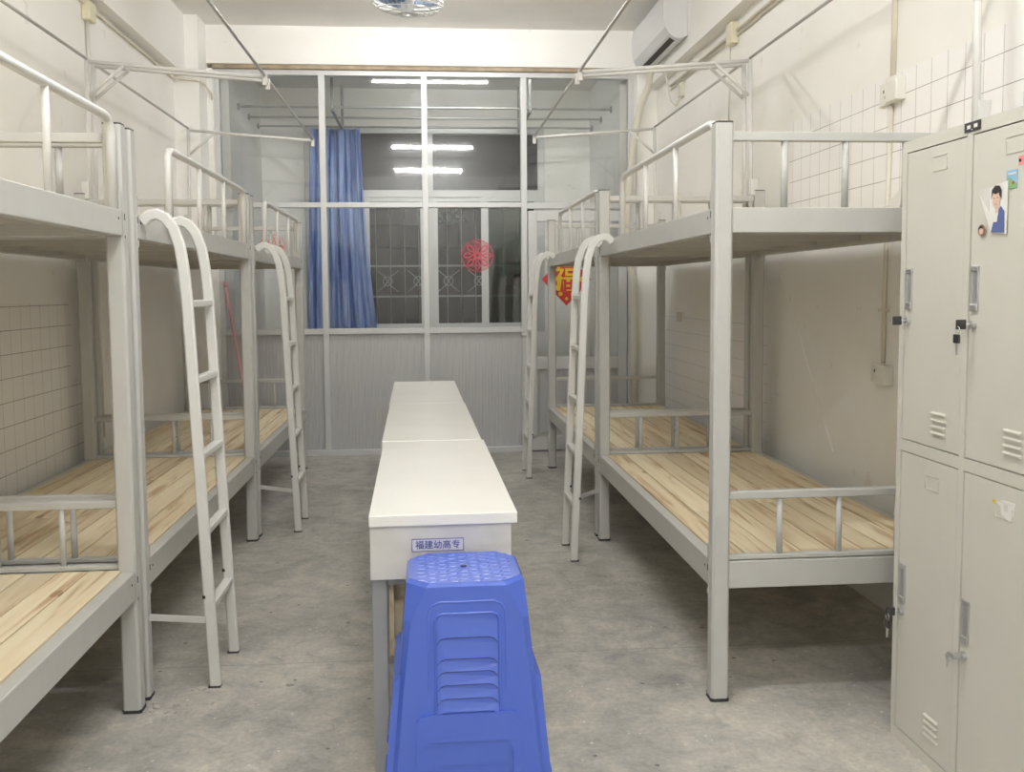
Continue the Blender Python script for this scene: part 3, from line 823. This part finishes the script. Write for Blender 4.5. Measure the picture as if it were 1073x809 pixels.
# ------------------------------------------------------------------ ceiling fan (orbiting cage fan)
fan = thing('ceiling_fan', 'caged fan with blue blades hanging under the ceiling near the beam', 'fan', (-.09, 5.66, 3.035))
fan.rotation_euler = (.10, .06, 0)
m = MB()
R = .215
for r, z in ((R, .0), (R*.985, -.022), (R*.985, .022), (R*.8, -.05), (R*.55, -.066), (R*.28, -.072)):
    m.tube([(r*math.cos(k*PI/16), r*math.sin(k*PI/16), z) for k in range(32)], .0032 if r < R else .005, 6, closed=True)
for k in range(40):
    a = k*PI/20
    m.tube([(R*q*math.cos(a), R*q*math.sin(a), z) for q, z in ((.14, -.074), (.28, -.072), (.55, -.066), (.8, -.05), (.985, -.022), (1, 0), (.985, .022), (.8, .05), (.3, .07))], .0013, 4)
m.build('cage', 'pipe', fan)
m = MB()
for k in range(3):
    a = k*2*PI/3+.3
    inn, out = [], []
    for q in range(9):
        u = -.5+q/8
        out.append((.185*math.cos(a+u*1.2), .185*math.sin(a+u*1.2), .02*u))
    V = [m.bm.verts.new((.035*math.cos(a-.4), .035*math.sin(a-.4), -.012)), m.bm.verts.new((.035*math.cos(a+.4), .035*math.sin(a+.4), .012))]
    O = [m.bm.verts.new(p) for p in out]
    fc = m.bm.faces.new([V[0]]+O+[V[1]])
    r_ = bmesh.ops.extrude_face_region(m.bm, geom=[fc])
    for v in [e for e in r_['geom'] if isinstance(e, bmesh.types.BMVert)]: v.co.z += .003
m.build('blade', 'blade', fan)
MB().disc((0, 0, -.005), .04, 'z', .12, 20).disc((0, 0, .10), .055, 'z', .09, 20).tube([(0, 0, .14), (0, .0, .285)], .016, 10).disc((0, 0, .275), .05, 'z', .02, 20).build('motor', 'ac', fan)

# ------------------------------------------------------------------ air conditioner and its pipes
ac = thing('air_conditioner', 'white wall-mounted air conditioner high on the right wall near the beam', 'air conditioner', (0, 6.03, 0))
prof = [(1.734, 2.965), (1.69, 2.945), (1.655, 2.948), (1.615, 2.975), (1.585, 3.02), (1.572, 3.08), (1.570, 3.18), (1.580, 3.235), (1.60, 3.25), (1.734, 3.255)]
MB().prism(prof, 'y', 0, .92).build('body', 'ac', ac)
MB().prism([(1.660, 2.9435), (1.628, 2.962), (1.630, 2.966), (1.662, 2.948)], 'y', .05, .87).build('air_outlet', 'dark', ac)
MB().prism([(1.692, 2.942), (1.662, 2.9445), (1.662, 2.948), (1.692, 2.946)], 'y', .05, .87).build('flap', 'ac', ac)
m = MB()
pp = [(1.70, 6.86, 3.0), (1.72, 6.95, 2.93), (1.715, 7.03, 2.84), (1.67, 7.09, 2.72), (1.63, 7.11, 2.5), (1.60, 7.11, 2.2), (1.575, 7.11, 1.9), (1.57, 7.12, 1.75), (1.60, 7.12, 1.5), (1.63, 7.13, 1.35), (1.64, 7.13, .8), (1.64, 7.13, .05)]
m.tube(pp, .028, 10)
tag(m.build('insulated_pipe', 'foam'), 'thick wrapped air conditioner pipe curving down beside the balcony door', 'pipe')
m = MB().tube([(1.73, 6.62, 2.93), (1.75, 6.60, 2.80), (1.77, 6.58, 2.66), (1.79, 6.50, 2.60), (1.80, 6.44, 2.64), (1.80, 6.42, 2.70)], .006, 6)
m.box(1.79, 1.82, 6.38, 6.46, 2.65, 2.745, .004)
tag(m.build('power_cable', 'foam'), 'grey cable looping from the air conditioner to a wall socket', 'cable')

# ------------------------------------------------------------------ conduits, boxes and sockets
m = MB().tube([(-1.808, 1.0, 2.852), (-1.808, 6.90, 2.852), (-1.70, 6.955, 2.852), (-1.655, 6.955, 2.85), (-1.62, 7.02, 2.84), (-1.60, 7.20, 2.80), (-1.60, 7.205, 2.76)], .009, 6)
tag(m.build('conduit', 'conduit'), 'cream conduit running along the left wall under the ledge', 'conduit')
o = MB().box(-1.82, -1.775, 5.17, 5.27, 2.765, 2.865, .005).build('junction_box', 'cream'); tag(o, 'cream junction box high on the left wall', 'junction box')
m = MB().tube([(-1.808, 5.22, 2.765), (-1.808, 5.22, .5)], .012, 8)
tag(m.build('conduit', 'plastic'), 'white vertical conduit running down the left wall from the junction box', 'conduit')
o = MB().box(-1.82, -1.79, 4.98, 5.03, .4, 1.50).build('cable_cover', 'recess'); tag(o, 'narrow dark cable strip on the left wall behind the bed posts', 'cable cover')
m = MB().tube([(1.808, 1.0, 2.79), (1.808, 6.72, 2.79)], .009, 6).tube([(1.808, 1.0, 2.76), (1.808, 6.72, 2.76)], .006, 6)
tag(m.build('conduit', 'conduit'), 'pair of cream conduits running along the right wall under the ledge', 'conduit')
o = MB().box(1.775, 1.82, 5.27, 5.37, 2.72, 2.84, .005).build('junction_box', 'cream'); tag(o, 'cream junction box high on the right wall near the air conditioner', 'junction box')
m = MB().tube([(1.812, 5.40, 2.72), (1.812, 5.42, 2.3)], .005, 6).tube([(1.812, 5.42, 2.3), (1.812, 5.44, .5)], .010, 6)
tag(m.build('conduit', 'plastic'), 'white vertical conduit dropping from the right junction box', 'conduit')
m = MB().tube([(1.812, 3.462, 2.86), (1.812, 3.47, 2.11)], .012, 8).tube([(1.812, 3.478, 2.01), (1.812, 3.50, 1.34), (1.812, 3.502, .995)], .009, 8)
m.box(1.80, 1.82, 3.47, 3.53, 1.20, 1.215)
tag(m.build('conduit', 'conduit'), 'vertical conduit on the right wall between the upper and lower sockets', 'conduit')
def socket(y0, y1, ym, z0, z1, label):
    t = thing('socket', label, 'socket', (1.82, 0, 0), 0, 'double sockets on the right wall')
    MB().box(-.014, 0, ym, y1, z0, z1, .003).build('face_plate', 'plastic', t)
    MB().box(-.042, 0, y0, ym-.002, z0-.002, z1+.002, .004).build('housing', 'plastic', t)
    m = MB()
    yc = (ym+y1)/2; zc = (z0+z1)/2
    for dy, dz in ((-.012, .01), (.012, .01), (0, -.014)): m.box(-.0155, -.0138, yc+dy-.003, yc+dy+.003, zc+dz-.006, zc+dz+.006)
    m.build('slot', 'cap', t)
socket(3.385, 3.565, 3.47, 2.012, 2.10, 'upper white wall socket on the tiles above the right bunk bed')
socket(3.43, 3.59, 3.50, .915, .99, 'lower white wall socket under the upper bunk on the right')
o = MB().box(1.812, 1.82, 6.42, 6.54, 1.065, 1.135, .003).build('wall_switch', 'conduit'); tag(o, 'small brownish switch plate on the right wall by the far bed', 'switch')
o = MB().tube([(1.8185, 4.60, 1.372), (1.8185, 4.33, 1.05), (1.8185, 3.95, .56)], .0022, 5).build('string', 'bright_white'); tag(o, 'thin white slanting line on the plain wall under the right upper bunk', 'string')
m = MB().prism([(3.36, 1.60), (3.53, 1.585), (3.44, 1.64), (3.34, 1.69)], 'x', 1.800, 1.8025).mat('hair').tube([(1.798, 3.36, 1.66), (1.798, 3.37, 1.60), (1.798, 3.44, 1.595)], .0022, 5)
m.mats = ['paper', 'hair']
tag(m.build('paper_scrap', None), 'torn paper scrap stuck low on the tiled wall above the right upper bunk', 'paper')

# ------------------------------------------------------------------ balcony things
for y, lab in ((7.75, 'drying rod nearest the glass under the balcony ceiling'), (8.20, 'middle drying rod under the balcony ceiling'), (8.64, 'drying rod farthest from the glass, carrying the blue curtain')):
    t = thing('drying_rod', lab, 'drying rod', (0, y, 2.818), 0, 'steel drying rods across the balcony')
    MB().tube([(-1.512, 0, 0), (1.572, 0, 0)], .010, 8).build('rod', 'rod', t)
    MB().disc((-1.514, 0, 0), .026, 'x', .012, 16).build('wall_flange', 'recess', t)
    MB().disc((1.574, 0, 0), .026, 'x', .012, 16).build('wall_flange', 'recess', t)
for x, lab in ((-.755, 'grey steel bracket holding the drying rods, behind the blue curtain side'), (.885, 'grey steel bracket holding the drying rods, near the balcony door')):
    m = MB().box(x-.012, x+.012, 7.73, 7.76, 2.795, 3.2, .002).box(x-.012, x+.012, 7.73, 8.70, 2.785, 2.806, .002).box(x-.012, x+.012, 8.66, 8.69, 2.806, 3.2, .002)
    tag(m.build('rod_bracket', 'desk_leg'), lab, 'bracket', 'brackets of the drying rods')
# curtain
m = MB(); NU, NV = 120, 26
grid = []
rnd = random.Random(5)
phs = [rnd.uniform(0, 6) for _ in range(6)]
for j in range(NV+1):
    v = j/NV; z = 2.79-v*1.93
    row = []
    x0 = -1.035-.075*min(1, v*1.0); x1 = -.585+.03*v+.10*v*v
    for i in range(NU+1):
        u = i/NU
        fold = .030*math.sin(u*2*PI*7+phs[0]+.5*math.sin(v*3))+.018*math.sin(u*2*PI*12.3+phs[1]+v*2)+.012*math.sin(u*2*PI*3.1+phs[2]+v*4)
        row.append(m.bm.verts.new((x0+(x1-x0)*u+.008*math.sin(u*2*PI*7+phs[3]+v), 8.615+fold*(.55+.45*v), z)))
    grid.append(row)
for j in range(NV):
    for i in range(NU):
        fc = m.bm.faces.new((grid[j][i], grid[j][i+1], grid[j+1][i+1], grid[j+1][i])); fc.smooth = True
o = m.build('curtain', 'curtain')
sm = o.modifiers.new('thickness', 'SOLIDIFY'); sm.thickness = .0025
tag(o, 'blue curtain hanging in folds behind the left part of the glass', 'curtain')
# paper cuts on the glass
def papercut(x, z, r, label, mt, film=True):
    t = thing('paper_cut', label, 'window sticker', (x, 7.262, z))
    if film: MB().disc((0, .0015, 0), r, 'y', .001, 32).build('film', 'film', t)
    m = MB()
    m.tube([(r*math.cos(k*PI/16), 0, r*math.sin(k*PI/16)) for k in range(32)], .0028, 4, closed=True)
    rr = random.Random(int(r*1000))
    for q in range(8):
        a = q*PI/4
        for w_ in (.30, .17):
            pts = [(r*.92*math.sin(PI*s/8)*0+r*(.28+.62*s/8)*math.cos(a+w_*math.sin(PI*s/8)), 0, r*(.28+.62*s/8)*math.sin(a+w_*math.sin(PI*s/8))) for s in range(9)]
            pt2 = [(r*(.28+.62*s/8)*math.cos(a-w_*math.sin(PI*s/8)), 0, r*(.28+.62*s/8)*math.sin(a-w_*math.sin(PI*s/8))) for s in range(9)]
            m.tube(pts, .0032, 4); m.tube(pt2, .0032, 4)
    for q in range(5):
        a = q*2*PI/5+.3
        m.disc((r*.2*math.cos(a), -.001, r*.2*math.sin(a)), r*.13, 'y', .003, 8)
    m.build('cut_pattern', mt, t)
papercut(.405, 1.577, .125, 'round red paper cut stuck on the glass above the desks', 'rose')
papercut(-1.19, 1.645, .10, 'faded pink paper cut on the glass behind the farthest left bunk', 'pink', False)
# diamond "fu" poster on the door
fu = thing('fu_poster', 'red diamond paper with a large golden character, hanging on the balcony door glass', 'poster', (1.115, 7.255, 1.385))
hd = .20
MB().prism([(-hd, 0), (0, -hd-.01), (hd, 0), (0, hd)], 'y', .0, .004).build('paper', 'red', fu)
text('lettering', '福', .235, 'gold', fu, (.0, -.003, .0), (PI/2, 0, 0), .0015)
m = MB()
for (x, z, r) in ((-.12, .0, .022), (.12, .0, .022), (-.05, -.115, .018), (.05, -.12, .018), (0, -.155, .014), (0, .155, .014), (-.06, .11, .014), (.06, .11, .014), (-.085, -.065, .02), (.085, -.065, .02)):
    m.disc((x, -.002, z), r, 'y', .003, 9)
m.build('ornament', 'gold', fu)
# mop leaning in the left corner
mp = thing('mop', 'mop with a pink handle leaning in the left corner behind the farthest bunk', 'mop', (-1.30, 6.93, 0))
MB().tube([(.0, 0, .10), (-.195, .06, 1.34)], .011, 8).tube([(-.195, .06, 1.34), (-.2, .062, 1.38)], .013, 8).build('handle', 'pinkplastic', mp)
m = MB()
for k in range(26):
    a = k*2*PI/26; r = .05+.03*((k*7) % 5)/5
    m.tube([(.0, 0, .12), (r*.5*math.cos(a), r*.5*math.sin(a), .08), (r*math.cos(a), r*math.sin(a), .008)], .006, 5)
m.build('mop_head', 'mop', mp)

# crumbs of plaster on the floor by the left bed foot
m = MB(); rnd = random.Random(11)
for k in range(20):
    x = rnd.gauss(-.81, .04); y = rnd.gauss(2.84, .045)
    if k > 11: x, y = rnd.uniform(-.5, 1.2), rnd.uniform(2.2, 3.2)
    if k in (10, 11): x, y = -.78+.03*(k-10), 2.98
    r = rnd.uniform(.005, .013) if k < 12 else rnd.uniform(.002, .005)
    pts = [(x+r*rnd.uniform(.6, 1.2)*math.cos(q*PI/3), y+r*rnd.uniform(.6, 1.2)*math.sin(q*PI/3)) for q in range(6)]
    m.prism(pts, 'z', 0, r*.6)
tag(m.build('plaster_crumbs', 'mop'), 'small crumbs of plaster scattered on the concrete floor by the bed feet', 'crumbs', kind='stuff')

# ------------------------------------------------------------------ world, camera
wd = bpy.data.worlds.new('night'); scene.world = wd; wd.use_nodes = True
bg = wd.node_tree.nodes['Background']; bg.inputs[0].default_value = (.026, .025, .027, 1); bg.inputs[1].default_value = 1.0

f_px, yaw, pitch, roll, ch, sx, sy = 957.7042, .0816, .0704, -.0076, 1.2952, -10.4921, -31.9305
fw = Vector((math.sin(yaw)*math.cos(pitch), math.cos(yaw)*math.cos(pitch), -math.sin(pitch)))
r0 = Vector((math.cos(yaw), -math.sin(yaw), 0)); u0 = r0.cross(fw)
r1 = r0*math.cos(roll)+u0*math.sin(roll); u1 = -r0*math.sin(roll)+u0*math.cos(roll)
cd = bpy.data.cameras.new('camera'); cam = bpy.data.objects.new('camera', cd); COL.objects.link(cam)
cam.matrix_world = Matrix(((r1.x, u1.x, -fw.x, 0), (r1.y, u1.y, -fw.y, 0), (r1.z, u1.z, -fw.z, ch), (0, 0, 0, 1)))
cd.sensor_fit = 'HORIZONTAL'; cd.sensor_width = 36; cd.lens = f_px/1073*36
cd.shift_x = -sx/1073; cd.shift_y = sy/1073
cd.clip_start = .02; cd.clip_end = 200
scene.camera = cam

vs = scene.view_settings
vs.view_transform = 'Standard'; vs.look = 'None'; vs.exposure = .16; vs.gamma = 1; vs.use_curve_mapping = False
scene.cycles.max_bounces = 14; scene.cycles.diffuse_bounces = 8; scene.cycles.glossy_bounces = 6; scene.cycles.transparent_max_bounces = 24
scene.cycles.use_denoising = True
scene.cycles.sample_clamp_indirect = 6
